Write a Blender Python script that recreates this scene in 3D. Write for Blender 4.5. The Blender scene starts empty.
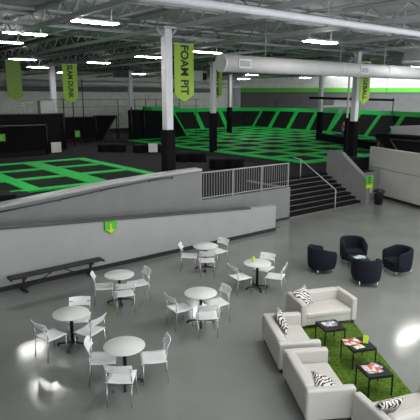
import bpy, bmesh, math, random
from mathutils import Vector, Matrix
random.seed(4)
C = bpy.context.scene.collection
PI = math.pi
R = math.radians

# ---------------------------------------------------------------- materials
def mat(name, col, rough=0.6, metal=0.0, noise=0.0, nscale=8.0, bump=0.0, bscale=60.0, emit=0.0, spec=0.5, col2=None):
    m = bpy.data.materials.new(name); m.use_nodes = True
    nt = m.node_tree; b = nt.nodes['Principled BSDF']
    b.inputs['Base Color'].default_value = (*col, 1)
    b.inputs['Roughness'].default_value = rough
    b.inputs['Metallic'].default_value = metal
    b.inputs['Specular IOR Level'].default_value = spec
    tc = nt.nodes.new('ShaderNodeTexCoord')
    if noise > 0 or col2:
        n = nt.nodes.new('ShaderNodeTexNoise'); n.inputs['Scale'].default_value = nscale; n.inputs['Detail'].default_value = 5
        r = nt.nodes.new('ShaderNodeValToRGB')
        c2 = col2 or tuple(min(1, c*(1+noise)) for c in col)
        c1 = col if col2 else tuple(c*(1-noise) for c in col)
        r.color_ramp.elements[0].position = 0.35; r.color_ramp.elements[1].position = 0.65
        r.color_ramp.elements[0].color = (*c1, 1); r.color_ramp.elements[1].color = (*c2, 1)
        nt.links.new(tc.outputs['Object'], n.inputs['Vector'])
        nt.links.new(n.outputs['Fac'], r.inputs['Fac']); nt.links.new(r.outputs['Color'], b.inputs['Base Color'])
    if bump > 0:
        n2 = nt.nodes.new('ShaderNodeTexNoise'); n2.inputs['Scale'].default_value = bscale; n2.inputs['Detail'].default_value = 3
        bp = nt.nodes.new('ShaderNodeBump'); bp.inputs['Strength'].default_value = bump; bp.inputs['Distance'].default_value = 0.01
        nt.links.new(tc.outputs['Object'], n2.inputs['Vector'])
        nt.links.new(n2.outputs['Fac'], bp.inputs['Height']); nt.links.new(bp.outputs['Normal'], b.inputs['Normal'])
    if emit > 0:
        b.inputs['Emission Color'].default_value = (1, 1, 0.97, 1); b.inputs['Emission Strength'].default_value = emit
    return m

def ribbed(name, col, period, axis='Y', dist=0.03, rough=0.6, noise=0.08):
    m = mat(name, col, rough, noise=noise, nscale=1.5)
    nt = m.node_tree; b = nt.nodes['Principled BSDF']
    tc = nt.nodes.new('ShaderNodeTexCoord')
    w = nt.nodes.new('ShaderNodeTexWave'); w.wave_type = 'BANDS'; w.bands_direction = axis
    w.inputs['Scale'].default_value = 2*PI/(20*period)
    bp = nt.nodes.new('ShaderNodeBump'); bp.inputs['Distance'].default_value = dist; bp.inputs['Strength'].default_value = 0.6
    nt.links.new(tc.outputs['Object'], w.inputs['Vector'])
    nt.links.new(w.outputs['Fac'], bp.inputs['Height']); nt.links.new(bp.outputs['Normal'], b.inputs['Normal'])
    return m

def zebra():
    m = bpy.data.materials.new('zebra_fabric'); m.use_nodes = True
    nt = m.node_tree; b = nt.nodes['Principled BSDF']; b.inputs['Roughness'].default_value = 0.85
    tc = nt.nodes.new('ShaderNodeTexCoord')
    w = nt.nodes.new('ShaderNodeTexWave'); w.wave_type = 'BANDS'; w.bands_direction = 'DIAGONAL'
    w.inputs['Scale'].default_value = 7.0; w.inputs['Distortion'].default_value = 6.0
    w.inputs['Detail'].default_value = 1.0; w.inputs['Detail Scale'].default_value = 1.6
    r = nt.nodes.new('ShaderNodeValToRGB'); r.color_ramp.interpolation = 'LINEAR'
    r.color_ramp.elements[0].position = 0.36; r.color_ramp.elements[1].position = 0.46
    r.color_ramp.elements[0].color = (0.02, 0.016, 0.016, 1); r.color_ramp.elements[1].color = (0.72, 0.68, 0.64, 1)
    nt.links.new(tc.outputs['Object'], w.inputs['Vector']); nt.links.new(w.outputs['Fac'], r.inputs['Fac'])
    nt.links.new(r.outputs['Color'], b.inputs['Base Color'])
    return m

def magazine_mat(name, cols, scale=14):
    m = bpy.data.materials.new(name); m.use_nodes = True
    nt = m.node_tree; b = nt.nodes['Principled BSDF']; b.inputs['Roughness'].default_value = 0.3
    tc = nt.nodes.new('ShaderNodeTexCoord')
    v = nt.nodes.new('ShaderNodeTexVoronoi'); v.inputs['Scale'].default_value = scale
    s = nt.nodes.new('ShaderNodeSeparateColor')
    r = nt.nodes.new('ShaderNodeValToRGB'); r.color_ramp.interpolation = 'CONSTANT'
    e = r.color_ramp.elements
    while len(e) < len(cols): e.new(0.5)
    for i, c in enumerate(cols):
        e[i].position = i/len(cols); e[i].color = (*c, 1)
    nt.links.new(tc.outputs['Object'], v.inputs['Vector']); nt.links.new(v.outputs['Color'], s.inputs['Color'])
    nt.links.new(s.outputs[0], r.inputs['Fac']); nt.links.new(r.outputs['Color'], b.inputs['Base Color'])
    return m

def floor_mat():
    m = bpy.data.materials.new('polished_grey_floor'); m.use_nodes = True
    nt = m.node_tree; b = nt.nodes['Principled BSDF']
    tc = nt.nodes.new('ShaderNodeTexCoord')
    n = nt.nodes.new('ShaderNodeTexNoise'); n.inputs['Scale'].default_value = 0.7; n.inputs['Detail'].default_value = 6
    r = nt.nodes.new('ShaderNodeValToRGB')
    r.color_ramp.elements[0].position = 0.3; r.color_ramp.elements[1].position = 0.7
    r.color_ramp.elements[0].color = (0.205, 0.21, 0.195, 1); r.color_ramp.elements[1].color = (0.25, 0.256, 0.238, 1)
    n2 = nt.nodes.new('ShaderNodeTexNoise'); n2.inputs['Scale'].default_value = 2.2; n2.inputs['Detail'].default_value = 6
    mr = nt.nodes.new('ShaderNodeMapRange'); mr.inputs['To Min'].default_value = 0.075; mr.inputs['To Max'].default_value = 0.14; b.inputs['Specular IOR Level'].default_value = 0.42
    n3 = nt.nodes.new('ShaderNodeTexNoise'); n3.inputs['Scale'].default_value = 1.6; n3.inputs['Detail'].default_value = 4
    bp = nt.nodes.new('ShaderNodeBump'); bp.inputs['Strength'].default_value = 0.13; bp.inputs['Distance'].default_value = 0.01
    L = nt.links.new
    for q in (n, n2, n3): L(tc.outputs['Object'], q.inputs['Vector'])
    L(n.outputs['Fac'], r.inputs['Fac']); L(r.outputs['Color'], b.inputs['Base Color'])
    L(n2.outputs['Fac'], mr.inputs['Value']); L(mr.outputs['Result'], b.inputs['Roughness'])
    L(n3.outputs['Fac'], bp.inputs['Height']); L(bp.outputs['Normal'], b.inputs['Normal'])
    return m

M = dict(
    floor=floor_mat(),
    carpet=mat('charcoal_carpet', (0.026, 0.0265, 0.027), 0.95, noise=0.15, nscale=3, bump=0.3, bscale=200, spec=0.1),
    ramp=mat('ramp_grey_carpet', (0.10, 0.10, 0.10), 0.85, noise=0.08, nscale=5),
    wallgrey=mat('painted_grey_wall', (0.37, 0.37, 0.36), 0.55, noise=0.03, nscale=2),
    wallmid=mat('painted_mid_grey_wall', (0.22, 0.22, 0.215), 0.55, noise=0.04, nscale=2),
    wallright=mat('painted_warm_grey_wall', (0.54, 0.54, 0.50), 0.5, noise=0.03, nscale=2),
    capdark=mat('dark_grey_cap', (0.075, 0.075, 0.075), 0.5),
    rimlight=mat('light_rim', (0.42, 0.42, 0.41), 0.35, noise=0.05, nscale=6),
    white_wall=ribbed('cream_block_wall', (0.76, 0.77, 0.68), 1.2, 'X', 0.02),
    grey_panel=ribbed('grey_wall_panel', (0.12, 0.12, 0.115), 2.4, 'X', 0.02),
    stripe=mat('lime_stripe_paint', (0.10, 0.52, 0.02), 0.5),
    black=mat('black_paint', (0.012, 0.012, 0.012), 0.5),
    blackmetal=mat('black_metal', (0.015, 0.015, 0.016), 0.4, 0.3),
    net=mat('black_net_fabric', (0.006, 0.006, 0.0065), 0.9, noise=0.3, nscale=20, spec=0.15),
    bed=mat('trampoline_bed_black', (0.020, 0.026, 0.020), 0.9, noise=0.1, nscale=12, spec=0.1),
    panelblack=mat('black_wall_padding', (0.013, 0.013, 0.0145), 0.8, spec=0.2, noise=0.1, nscale=4),
    green=mat('green_vinyl_padding', (0.014, 0.60, 0.09), 0.65, spec=0.25, noise=0.06, nscale=3),
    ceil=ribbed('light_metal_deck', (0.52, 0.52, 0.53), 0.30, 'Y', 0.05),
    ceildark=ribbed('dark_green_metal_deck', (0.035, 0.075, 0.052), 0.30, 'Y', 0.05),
    steel=mat('grey_painted_steel', (0.46, 0.46, 0.47), 0.5, noise=0.05, nscale=3),
    pipe=mat('white_pipe_paint', (0.86, 0.84, 0.89), 0.4),
    duct=mat('white_duct_paint', (0.66, 0.66, 0.65), 0.45, noise=0.03, nscale=2),
    vent=mat('grey_vent_metal', (0.30, 0.30, 0.31), 0.5),
    colwhite=mat('white_column_paint', (0.66, 0.66, 0.68), 0.45, noise=0.03, nscale=2),
    lamp=mat('lit_diffuser', (1, 1, 1), 0.5, emit=32.0),
    railsteel=mat('satin_grey_rail', (0.36, 0.36, 0.36), 0.4, 0.2),
    added_uplight=mat('added_uplight_glow', (1, 1, 1), 0.5, emit=2.5),  # weak glow added to lift the dark roof deck
    fixture=mat('white_fixture_metal', (0.75, 0.75, 0.75), 0.4),
    chairwhite=mat('white_chair_plastic', (0.88, 0.88, 0.87), 0.35),
    tablewhite=mat('white_table_laminate', (0.78, 0.78, 0.75), 0.4),
    chrome=mat('satin_chrome', (0.62, 0.62, 0.63), 0.25, 0.9),
    darkbase=mat('dark_cast_base', (0.035, 0.037, 0.037), 0.4, 0.5),
    sofa=mat('off_white_leather', (0.545, 0.52, 0.48), 0.42, noise=0.02, nscale=5, bump=0.12, bscale=90),
    zebra=zebra(),
    grass=mat('shaggy_green_rug', (0.045, 0.095, 0.010), 0.95, nscale=22, col2=(0.12, 0.20, 0.028), bump=1.0, bscale=120, spec=0.1),
    blacktable=mat('black_table_lacquer', (0.008, 0.008, 0.009), 0.5, spec=0.3),
    navy=mat('navy_black_fabric', (0.008, 0.011, 0.018), 0.9, noise=0.15, nscale=40, bump=0.2, bscale=250, spec=0.25),
    lime=mat('lime_banner_vinyl', (0.27, 0.44, 0.035), 0.6),
    olive=mat('olive_banner_vinyl', (0.13, 0.21, 0.03), 0.6),
    limecard=mat('lime_card', (0.55, 0.78, 0.03), 0.5),
    greensign=mat('green_sign', (0.10, 0.50, 0.03), 0.5),
    yellow=mat('yellow_sign_print', (0.62, 0.68, 0.03), 0.5),
    paper=mat('white_paper', (0.72, 0.72, 0.70), 0.7),
    ink=mat('black_ink', (0.012, 0.014, 0.01), 0.7),
    bin=mat('black_bin_plastic', (0.012, 0.012, 0.012), 0.4),
    light_board=mat('light_grey_board', (0.36, 0.36, 0.36), 0.5),
    tread=mat('black_stair_rubber', (0.009, 0.009, 0.009), 0.9, spec=0.15),
    riser=mat('grey_stair_riser', (0.20, 0.20, 0.195), 0.6),
    redcloth=mat('red_cloth', (0.42, 0.05, 0.02), 0.8), bluecloth=mat('blue_denim', (0.015, 0.04, 0.26), 0.8),
    skin=mat('skin', (0.42, 0.24, 0.17), 0.6), hair=mat('dark_hair', (0.02, 0.012, 0.008), 0.7),
    mag1=magazine_mat('magazine_print_grey', [(0.75, 0.75, 0.74), (0.35, 0.35, 0.36), (0.8, 0.8, 0.8), (0.08, 0.08, 0.09)]),
    mag2=magazine_mat('magazine_print_colour', [(0.75, 0.73, 0.7), (0.55, 0.06, 0.04), (0.8, 0.78, 0.72), (0.1, 0.22, 0.35), (0.7, 0.4, 0.25)]),
    mag3=magazine_mat('magazine_print_red', [(0.78, 0.75, 0.72), (0.6, 0.12, 0.08), (0.75, 0.55, 0.5), (0.2, 0.35, 0.5)]),
    mag4=magazine_mat('magazine_print_blue', [(0.7, 0.75, 0.8), (0.25, 0.4, 0.55), (0.75, 0.75, 0.75)]),
    flyer=magazine_mat('flyer_print', [(0.7, 0.75, 0.6), (0.25, 0.5, 0.1), (0.8, 0.8, 0.75)], 22),
)

# ---------------------------------------------------------------- mesh builder
class MB:
    def __init__(s): s.v = []; s.f = []; s.sm = []
    def add(s, vs, fs, smooth=False):
        o = len(s.v); s.v += [tuple(v) for v in vs]
        for f in fs: s.f.append([o+i for i in f]); s.sm.append(smooth)
        return s
    def box(s, x0, x1, y0, y1, z0, z1, m=None):
        vs = [Vector((x, y, z)) for z in (z0, z1) for y in (y0, y1) for x in (x0, x1)]
        if m is not None: vs = [m @ v for v in vs]
        return s.add(vs, [(0,2,3,1),(4,5,7,6),(0,1,5,4),(2,6,7,3),(0,4,6,2),(1,3,7,5)])
    def prism(s, pts, a, b, axis='x'):     # polygon pts (2-D) extruded from a to b on the axis
        def mk(p, t):
            return {'x': (t, p[0], p[1]), 'y': (p[0], t, p[1]), 'z': (p[0], p[1], t)}[axis]
        n = len(pts)
        vs = [mk(p, a) for p in pts] + [mk(p, b) for p in pts]
        fs = [tuple(range(n))[::-1], tuple(range(n, 2*n))] + [(i, (i+1) % n, n+(i+1) % n, n+i) for i in range(n)]
        return s.add(vs, fs)
    def quadslab(s, a, b, c, d, t):        # four 3-D corners thickened by vector t
        q = [Vector(p) for p in (a, b, c, d)]; t = Vector(t)
        vs = q + [p+t for p in q]
        return s.add(vs, [(0,1,2,3),(7,6,5,4),(0,4,5,1),(1,5,6,2),(2,6,7,3),(3,7,4,0)])
    def tube(s, p0, p1, r, n=10, r1=None):
        p0 = Vector(p0); p1 = Vector(p1); d = (p1-p0).normalized()
        u = d.orthogonal().normalized(); w = d.cross(u); r1 = r if r1 is None else r1
        vs = [p0+(u*math.cos(2*PI*i/n)+w*math.sin(2*PI*i/n))*r for i in range(n)] + [p1+(u*math.cos(2*PI*i/n)+w*math.sin(2*PI*i/n))*r1 for i in range(n)]
        s.add(vs, [(i, (i+1) % n, n+(i+1) % n, n+i) for i in range(n)], True)
        s.add(vs, [tuple(range(n))[::-1], tuple(range(n, 2*n))])
        return s
    def path(s, pts, r, n=8):
        for a, b in zip(pts, pts[1:]): s.tube(a, b, r, n)
        return s
    def lathe(s, prof, n=32, c=(0, 0, 0)):
        vs = [(c[0]+r*math.cos(2*PI*i/n), c[1]+r*math.sin(2*PI*i/n), c[2]+z) for r, z in prof for i in range(n)]
        k = len(prof)
        fs = [(j*n+i, j*n+(i+1) % n, (j+1)*n+(i+1) % n, (j+1)*n+i) for j in range(k-1) for i in range(n)]
        s.add(vs, fs, True); s.add(vs[:n], [tuple(range(n))[::-1]]); s.add(vs[-n:], [tuple(range(n))])
        return s
    def build(s, name, m, parent=None, bevel=0, seg=3, sub=0):
        me = bpy.data.meshes.new(name); me.from_pydata(s.v, [], s.f)
        for p, q in zip(me.polygons, s.sm): p.use_smooth = q
        bm = bmesh.new(); bm.from_mesh(me); bmesh.ops.remove_doubles(bm, verts=bm.verts, dist=1e-5)
        bmesh.ops.recalc_face_normals(bm, faces=bm.faces); bm.to_mesh(me); bm.free()
        me.materials.append(m)
        o = bpy.data.objects.new(name, me); C.objects.link(o)
        if parent: o.parent = parent
        if bevel:
            for p in me.polygons: p.use_smooth = True
            b = o.modifiers.new('b', 'BEVEL'); b.width = bevel; b.segments = seg; b.limit_method = 'ANGLE'
            w = o.modifiers.new('w', 'WEIGHTED_NORMAL'); w.keep_sharp = False
        if sub:
            m_ = o.modifiers.new('s', 'SUBSURF'); m_.levels = sub; m_.render_levels = sub
        return o

def tag(o, label, cat, group=None, kind=None):
    if label: o['label'] = label
    if cat: o['category'] = cat
    if group: o['group'] = group
    if kind: o['kind'] = kind
    return o
def thing(name, loc, rz, label, cat, group=None):
    o = bpy.data.objects.new(name, None); C.objects.link(o); o.location = loc; o.rotation_euler = (0, 0, rz)
    return tag(o, label, cat, group)
def struct(name, mb, m, **k):
    o = mb.build(name, m, **k); o['kind'] = 'structure'; return o
def kids(o): return [x for x in bpy.data.objects if x.parent == o]
def copy_tree(o, parent=None):
    c = o.copy(); C.objects.link(c)
    if parent: c.parent = parent
    for ch in kids(o): copy_tree(ch, c)
    return c
def place(o, loc, rz, label, group=None):
    o.location = loc; o.rotation_euler = (0, 0, rz); o['label'] = label
    if group: o['group'] = group
    return o

# ---------------------------------------------------------------- the room
DK = 1.3     # height of the raised deck
HC = 8.2     # height of the roof deck
struct('floor', MB().box(-8, 62, -3, 15.4, -0.2, 0), M['floor'])
fd = MB()
fd.box(-8, 16.0, 14.78, 62, 0.01, DK).box(16.0, 21.1, 17.15, 62, 0.01, DK).box(21.28, 62, 15.42, 62, 0.01, DK)
struct('floor_deck', fd, M['carpet'])
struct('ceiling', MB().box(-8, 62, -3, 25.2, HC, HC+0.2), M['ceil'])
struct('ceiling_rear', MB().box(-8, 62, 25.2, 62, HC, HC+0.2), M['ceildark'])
struct('wall_back', MB().box(-8, 52.4, 59.2, 59.5, 0, HC), M['white_wall'])
struct('wall_left', MB().box(-8.2, -8, -3, 59.4, 0, HC), M['wallmid'])
# oblique wall behind the main court: grey panelling, green stripe, white above
def obl(z0, z1, t, s0=0.0, s1=34.0):
    a = Vector((52.0, 58.8, 0)); d = Vector((0.785, -0.62, 0)).normalized(); n = Vector((-0.62, -0.785, 0)).normalized()
    p = a+d*s0+n*t; q = a+d*s1+n*t; k = -n*0.3
    return MB().quadslab((p.x, p.y, z0), (q.x, q.y, z0), (q.x, q.y, z1), (p.x, p.y, z1), k)
struct('wall_right', obl(1.3, 5.72, 0), M['grey_panel'])
struct('trim_1', obl(5.72, 5.92, 0.03), M['capdark'])
struct('trim_2', obl(5.92, 6.56, 0.02), M['stripe'])
struct('wall_right_upper', obl(6.56, HC, 0), M['white_wall'])
struct('trim_3', obl(1.3, HC, 0.35, -0.6, 0.2), M['colwhite'])

# lobby ramp and its walls
def capz(x): return 1.02 + (14.0-x)*0.0705
w1 = MB().prism([(-4, 0), (14.05, 0), (14.05, 1.0), (12.4, 1.06), (-4, capz(-4)-0.02)], 13.65, 13.9, 'y')
struct('wall_ramp', w1, M['wallgrey'])
struct('trim_4', MB().prism([(-4, capz(-4)-0.02), (12.7, 1.05), (12.7, 1.10), (-4, capz(-4)+0.05)], 13.6, 13.95, 'y'), M['capdark'])
struct('floor_ramp', MB().prism([(-4, 0.0), (14.6, 0.0), (14.6, 0.02), (-4, 1.28)], 13.9, 14.7, 'y'), M['ramp'])
struct('baseboard_ramp', MB().box(-4, 14.05, 13.62, 13.65, 0, 0.13), M['black'])
gz = [(-4, 1.5), (4, 2.05), (7.6, 2.36), (10.3, 2.47), (11.2, 2.48)]
struct('wall_guard', MB().prism([(-4, 0), (11.2, 0)]+gz[::-1], 14.7, 14.86, 'y'), M['wallmid'])
struct('trim_5', MB().prism([(x, z+0.005) for x, z in gz]+[(x, z+0.115) for x, z in gz[::-1]], 14.6, 15.05, 'y'), M['rimlight'], bevel=0.045)
struct('wall_deck', MB().box(11.2, 15.97, 14.7, 14.86, 0.0, 1.38), M['wallmid'])
struct('baseboard_deck', MB().box(14.05, 15.97, 14.68, 14.7, 0, 0.1), M['black'])
# handrail on the guard wall
hr = thing('handrail', (4, 14.6, 0), 0, 'grey wall handrail on brackets under the light rim of the ramp guard wall', 'handrail')
pts = [(-7.5, 0, 1.0), (-2, 0, 1.44), (0, 0, 1.97), (1.8, 0, 2.11), (3.2, 0, 2.25), (5.0, 0, 2.38), (5.9, 0, 2.40)]
pts = [(-7.5, 0, 1.2)]+pts[2:]
MB().path(pts, 0.022).build('rail', M['capdark'], hr)
for p in pts[1:]:
    MB().tube(p, (p[0], 0.1, p[2]-0.06), 0.02, 8).build('bracket', M['capdark'], hr)
# stairs
st = MB(); stn = 8; tr = 0.3; rh = DK/stn
for i in range(stn):
    st.box(16.0, 21.1, 14.76+i*tr, 17.2, i*rh+(0.01 if i else 0), (i+1)*rh-0.03)
stair = thing('staircase', (0, 0, 0), 0, 'wide black staircase climbing from the lobby floor up to the raised deck', 'stairs')
st.build('risers', M['riser'], stair)
for i in range(stn):
    MB().box(16.0, 21.1, 14.73+i*tr, 14.76+(i+1)*tr+0.01, (i+1)*rh-0.03, (i+1)*rh).build('tread', M['tread'], stair)
    MB().box(16.0, 21.1, 14.745+i*tr, 14.758+i*tr, i*rh+0.05, (i+1)*rh-0.03).build('riser_pad', M['tread'], stair)
struct('wall_stair', MB().prism([(14.45, 0), (14.45, 1.2), (14.9, 1.52), (16.1, 2.42), (16.95, 2.46), (16.95, 0)], 21.1, 21.4, 'x'), M['wallmid'])
struct('wall_stair_left', MB().prism([(14.86, 0), (14.86, 1.36), (17.3, 1.36), (17.3, 0)], 15.85, 15.99, 'x'), M['wallmid'])
struct('wall_landing', MB().box(21.4, 23.5, 15.3, 15.42, 0, 1.36), M['wallmid'])
# stair handrail
sr = thing('stair_handrail', (19.0, 14.85, 0), 0, 'thin light metal handrail with two posts running up the middle of the black stairs', 'handrail')
MB().tube((0, -0.2, 0), (0, -0.2, 0.93), 0.022).build('post', M['steel'], sr)
MB().tube((0, 2.0, 1.25), (0, 2.0, 2.15), 0.022).build('post', M['steel'], sr)
MB().path([(0, -0.2, 0.93), (0, 2.0, 2.15), (0, 2.5, 2.2)], 0.022).build('rail', M['steel'], sr)
# deck railing
rl = thing('deck_railing', (11.25, 14.78, 1.38), 0, 'light grey metal railing of thin pickets on the deck edge left of the stairs', 'railing')
MB().box(0, 4.68, -0.02, 0.02, 1.01, 1.05).build('top_rail', M['railsteel'], rl)
MB().box(0, 4.68, -0.015, 0.015, 0.06, 0.09).build('bottom_rail', M['railsteel'], rl)
for x in (0, 1.55, 3.1, 4.66):
    MB().box(x-0.02, x+0.02, -0.02, 0.02, 0, 1.03).build('post', M['railsteel'], rl)
for i in range(36):
    x = 0.125+i*0.127
    MB().box(x-0.0065, x+0.0065, -0.0065, 0.0065, 0.08, 1.02).build('picket', M['railsteel'], rl)
# right-hand lobby wall
struct('wall_lobby', MB().quadslab((23.75, 16.2, 0), (21.4, 9.6, 0), (21.4, 9.6, 2.52), (23.75, 16.2, 2.55), (0.2, -0.07, 0)), M['wallright'])
struct('trim_6', MB().quadslab((23.735, 16.19, 1.5), (21.385, 9.6, 1.44), (21.385, 9.6, 1.455), (23.735, 16.19, 1.515), (0.02, -0.007, 0)), M['capdark'])
struct('baseboard_lobby', MB().quadslab((23.72, 16.19, 0), (21.37, 9.6, 0), (21.37, 9.6, 0.14), (23.72, 16.19, 0.14), (0.03, -0.01, 0)), M['black'])
# sloping dark carpet strip at ramp foot is part of the ramp; small step of the deck edge
struct('trim_7', MB().box(16.0, 21.1, 17.1, 17.16, DK-0.03, DK+0.012), M['tread'])

# ---------------------------------------------------------------- columns
def column(x, y, ztop, r, zpad, label, base=DK):
    t = thing('support_column', (x, y, base), 0, label, 'column')
    MB().box(-r, r, -r, r, zpad-base, ztop-base).build('post', M['colwhite'], t, bevel=0.02)
    MB().box(-r-0.05, r+0.05, -r-0.05, r+0.05, 0, zpad-base).build('pad', M['net'], t, bevel=0.03)
    if ztop < 7.7:
        MB().box(-r-0.12, r+0.12, -r-0.1, r+0.1, ztop-base, ztop-base+0.06).tube((-r-0.02, 0, ztop-base-0.25), (-r-0.25, 0, ztop-base), 0.04).tube((r+0.02, 0, ztop-base-0.25), (r+0.25, 0, ztop-base), 0.04).build('bracket', M['steel'], t)
    return t
c1 = column(10.28, 15.45, 7.42, 0.145, 3.98, 'thick white column with black padded base just behind the ramp guard wall')
column(24.3, 17.75, 7.5, 0.15, 3.82, 'white column with tall black pad beside the banner at the right')
column(22.95, 28.7, 7.5, 0.16, 4.05, 'white column with black pad at the left edge of the main trampoline court')
column(37.2, 30.9, 7.5, 0.16, 3.86, 'white column with black pad standing mid court to the right')
column(37.0, 43.4, 7.5, 0.17, 4.1, 'thin white column with short black pad far inside the court')
column(24.3, 42.7, 7.5, 0.17, 4.0, 'slim white column beside the black padded end wall on the left')
column(27.2, 20.4, 7.5, 0.05, 3.85, 'very thin pole, white above and black below, just left of the right column')

# ---------------------------------------------------------------- ceiling steel
jx = [2.9, 7.05, 10.9, 15.7, 20.1, 24.5, 28.9, 33.3, 37.7, 42.1, 46.5]
def joist():
    t = thing('ceiling_joist', (0, 0, 0), 0, 'grey open web steel joist running across under the roof deck', 'joist', 'grey open web joists under the roof')
    MB().box(-0.075, 0.075, -3, 58.9, -0.07, 0.07).build('bottom_chord', M['steel'], t)
    MB().box(-0.09, 0.09, -3, 58.9, 0.48, 0.6).build('top_chord', M['steel'], t)
    w = MB(); y = -3; k = 0
    while y < 58.2:
        w.tube((0, y, 0.0 if k % 2 else 0.52), (0, y+0.7, 0.52 if k % 2 else 0.0), 0.028, 5); y += 0.7; k += 1
    w.build('web', M['steel'], t)
    return t
j0 = joist()
for i, x in enumerate(jx):
    j = j0 if i == 0 else copy_tree(j0)
    j.location = (x, 0, 7.58)
# thin bridging bars and light purlins between joists
for i in range(9):
    y = -1+i*3.3
    p = MB().box(-8, 56, -0.03, 0.03, -0.045, 0.045)
    q = 2.0
    o = p.build('purlin', M['steel']); o.location = (0, y, HC-0.05)
    tag(o, 'thin grey steel purlin crossing above the joists', 'purlin', 'thin purlins under the roof')
# secondary thin joists
def purlin_truss():
    w = MB().box(-0.03, 0.03, -3, 58.9, -0.03, 0.03).box(-0.04, 0.04, -3, 58.9, 0.32, 0.38)
    y = -3; k = 0
    while y < 58.4:
        w.tube((0, y, 0 if k % 2 else 0.34), (0, y+0.45, 0.34 if k % 2 else 0), 0.014, 4); y += 0.45; k += 1
    return w
s0 = tag(purlin_truss().build('light_truss', M['steel']), 'thin light steel truss between the main joists under the roof', 'truss', 'thin trusses between the joists')
for i, x in enumerate([4.9, 9.0, 13.3, 17.9, 22.3, 26.7, 31.1, 35.5, 39.9]):
    s = s0 if i == 0 else s0.copy()
    if i: C.objects.link(s)
    s.location = (x, 0, 7.8)
# cross girders in the X direction with webs
for y in (13.0, 19.5):
    w = MB().box(-8, 52, -0.05, 0.05, -0.05, 0.05).box(-8, 52, -0.05, 0.05, 0.3, 0.38)
    x = -8; k = 0
    while x < 51:
        w.tube((x, 0, 0 if k % 2 else 0.33), (x+0.6, 0, 0.33 if k % 2 else 0), 0.016, 4); x += 0.6; k += 1
    o = w.build('cross_truss', M['steel']); o.location = (0, y, 7.74)
    tag(o, 'grey cross truss spanning the front ceiling in front of the first column' if y < 15 else 'grey cross truss spanning the ceiling just beyond the first column', 'truss')
# white pipe
pp = thing('overhead_pipe', (0, 10.25, 7.3), 0, 'long white round pipe crossing the top of the view on thin hangers', 'pipe')
MB().tube((4, 0, 0), (45, 0, 0), 0.10, 16).build('pipe_run', M['pipe'], pp)
for x in (8.5, 12.5, 16.5, 20.5):
    MB().tube((x, 0, 0.08), (x, 0, 0.88), 0.018, 6).build('hanger', M['steel'], pp)
# duct
du = thing('air_duct', (0, 15.8, 6.42), 0, 'big white round spiral air duct hanging across the upper right', 'duct')
d = MB(); prof = [(13.05, 0.30), (13.1, 0.33)]
d.tube((13.05, 0, 0), (45, 0, 0), 0.33, 32)
d.build('duct_run', M['duct'], du)
MB().tube((13.0, 0, 0), (13.06, 0, 0), 0.345, 32).build('end_cap', M['duct'], du)
for x in (20.2, 23.9, 28.0):
    MB().tube((x, 0, 0), (x+0.12, 0, 0), 0.34, 32).build('collar', M['duct'], du)
for x in (16.0, 20.9, 24.5, 29):
    MB().tube((x-0.6, 0, 0.33), (x-0.6, 0, 1.75), 0.018, 6).build('hanger', M['steel'], du)
for x in (13.95, 21.75):
    g = MB().box(x-0.32, x+0.32, -0.37, -0.3, -0.18, 0.16).build('grille', M['duct'], du)
    MB().box(x-0.26, x+0.26, -0.385, -0.37, -0.13, 0.11).build('grille_face', M['vent'], g)

# ---------------------------------------------------------------- ceiling lights
def light(x, y, z, ln, label, group=None, rz=0.0, w=0.42):
    t = thing('ceiling_light', (x, y, z), rz, label, 'ceiling light', group)
    MB().box(-ln/2-0.03, ln/2+0.03, -w/2-0.02, w/2+0.02, 0.0, 0.05).build('housing', M['fixture'], t)
    MB().prism([(-w/2, 0), (w/2, 0), (w/2-0.03, -0.025), (-w/2+0.03, -0.025)], -ln/2, ln/2, 'x').build('diffuser', M['lamp'], t)
    MB().box(-ln/2+0.05, ln/2-0.05, -w/2+0.08, w/2-0.08, 0.05, 0.06).build('added_uplight', M['added_uplight'], t)  # glowing strip added on top of the housing to brighten the ceiling
    for s in (-1, 1): MB().tube((s*ln*0.4, 0, 0.05), (s*ln*0.4, 0, HC-z), 0.01, 5).build('hanger', M['steel'], t)
    return t
ls = [
 (7.75, 15.7, 7.45, 1.45, 'lit fluorescent fixture at the upper left beside the main joist'),
 (15.3, 12.85, 7.1, 1.5, 'lit fluorescent fixture hanging just above the round duct'),
 (17.9, 23.1, 7.55, 2.0, 'lit fluorescent fixture right of the tall lime banner'),
 (17.4, 27.9, 7.55, 2.0, 'lit fluorescent fixture just left of the first column'),
 (17.2, 34.6, 7.55, 1.6, 'small lit fixture deep in the room above the slim left column'),
 (37.0, 21.6, 7.35, 2.0, 'lit fluorescent fixture at the far right edge under the grey box'),
 (7.7, 24.6, 7.55, 1.4, 'lit fluorescent fixture at the far left edge'),
 (11.6, 34.0, 7.5, 1.6, 'lit fixture beyond the left banners, left one of the close pair'),
 (7.3, 20.9, 7.55, 1.6, 'lit fluorescent fixture near the top left corner'),
 (24.4, 13.4, 7.55, 2.0, 'lit fluorescent fixture just outside the upper right corner'),
 (27.8, 47.2, 7.5, 1.6, 'small far fixture right of the slim left column'),
 (38.4, 41.4, 7.5, 1.4, 'small far fixture under the left end of the duct'),
 (49.0, 43.3, 7.5, 1.6, 'small far fixture above the green stripe, rightmost one'),
 (41.8, 46.5, 7.3, 1.6, 'small far fixture under the duct between two others'),
 (20.8, 49.0, 7.5, 1.6, 'small far fixture left of the slim column'),
 (34.0, 36.5, 7.5, 1.6, 'far fixture beside the middle court column'),
 (15.5, 42.0, 7.5, 1.6, 'small far fixture above the black net enclosure'),
 (44.5, 33.0, 7.5, 1.6, 'far fixture over the right side of the court'),
]
for a in ls: light(*a)
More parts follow.
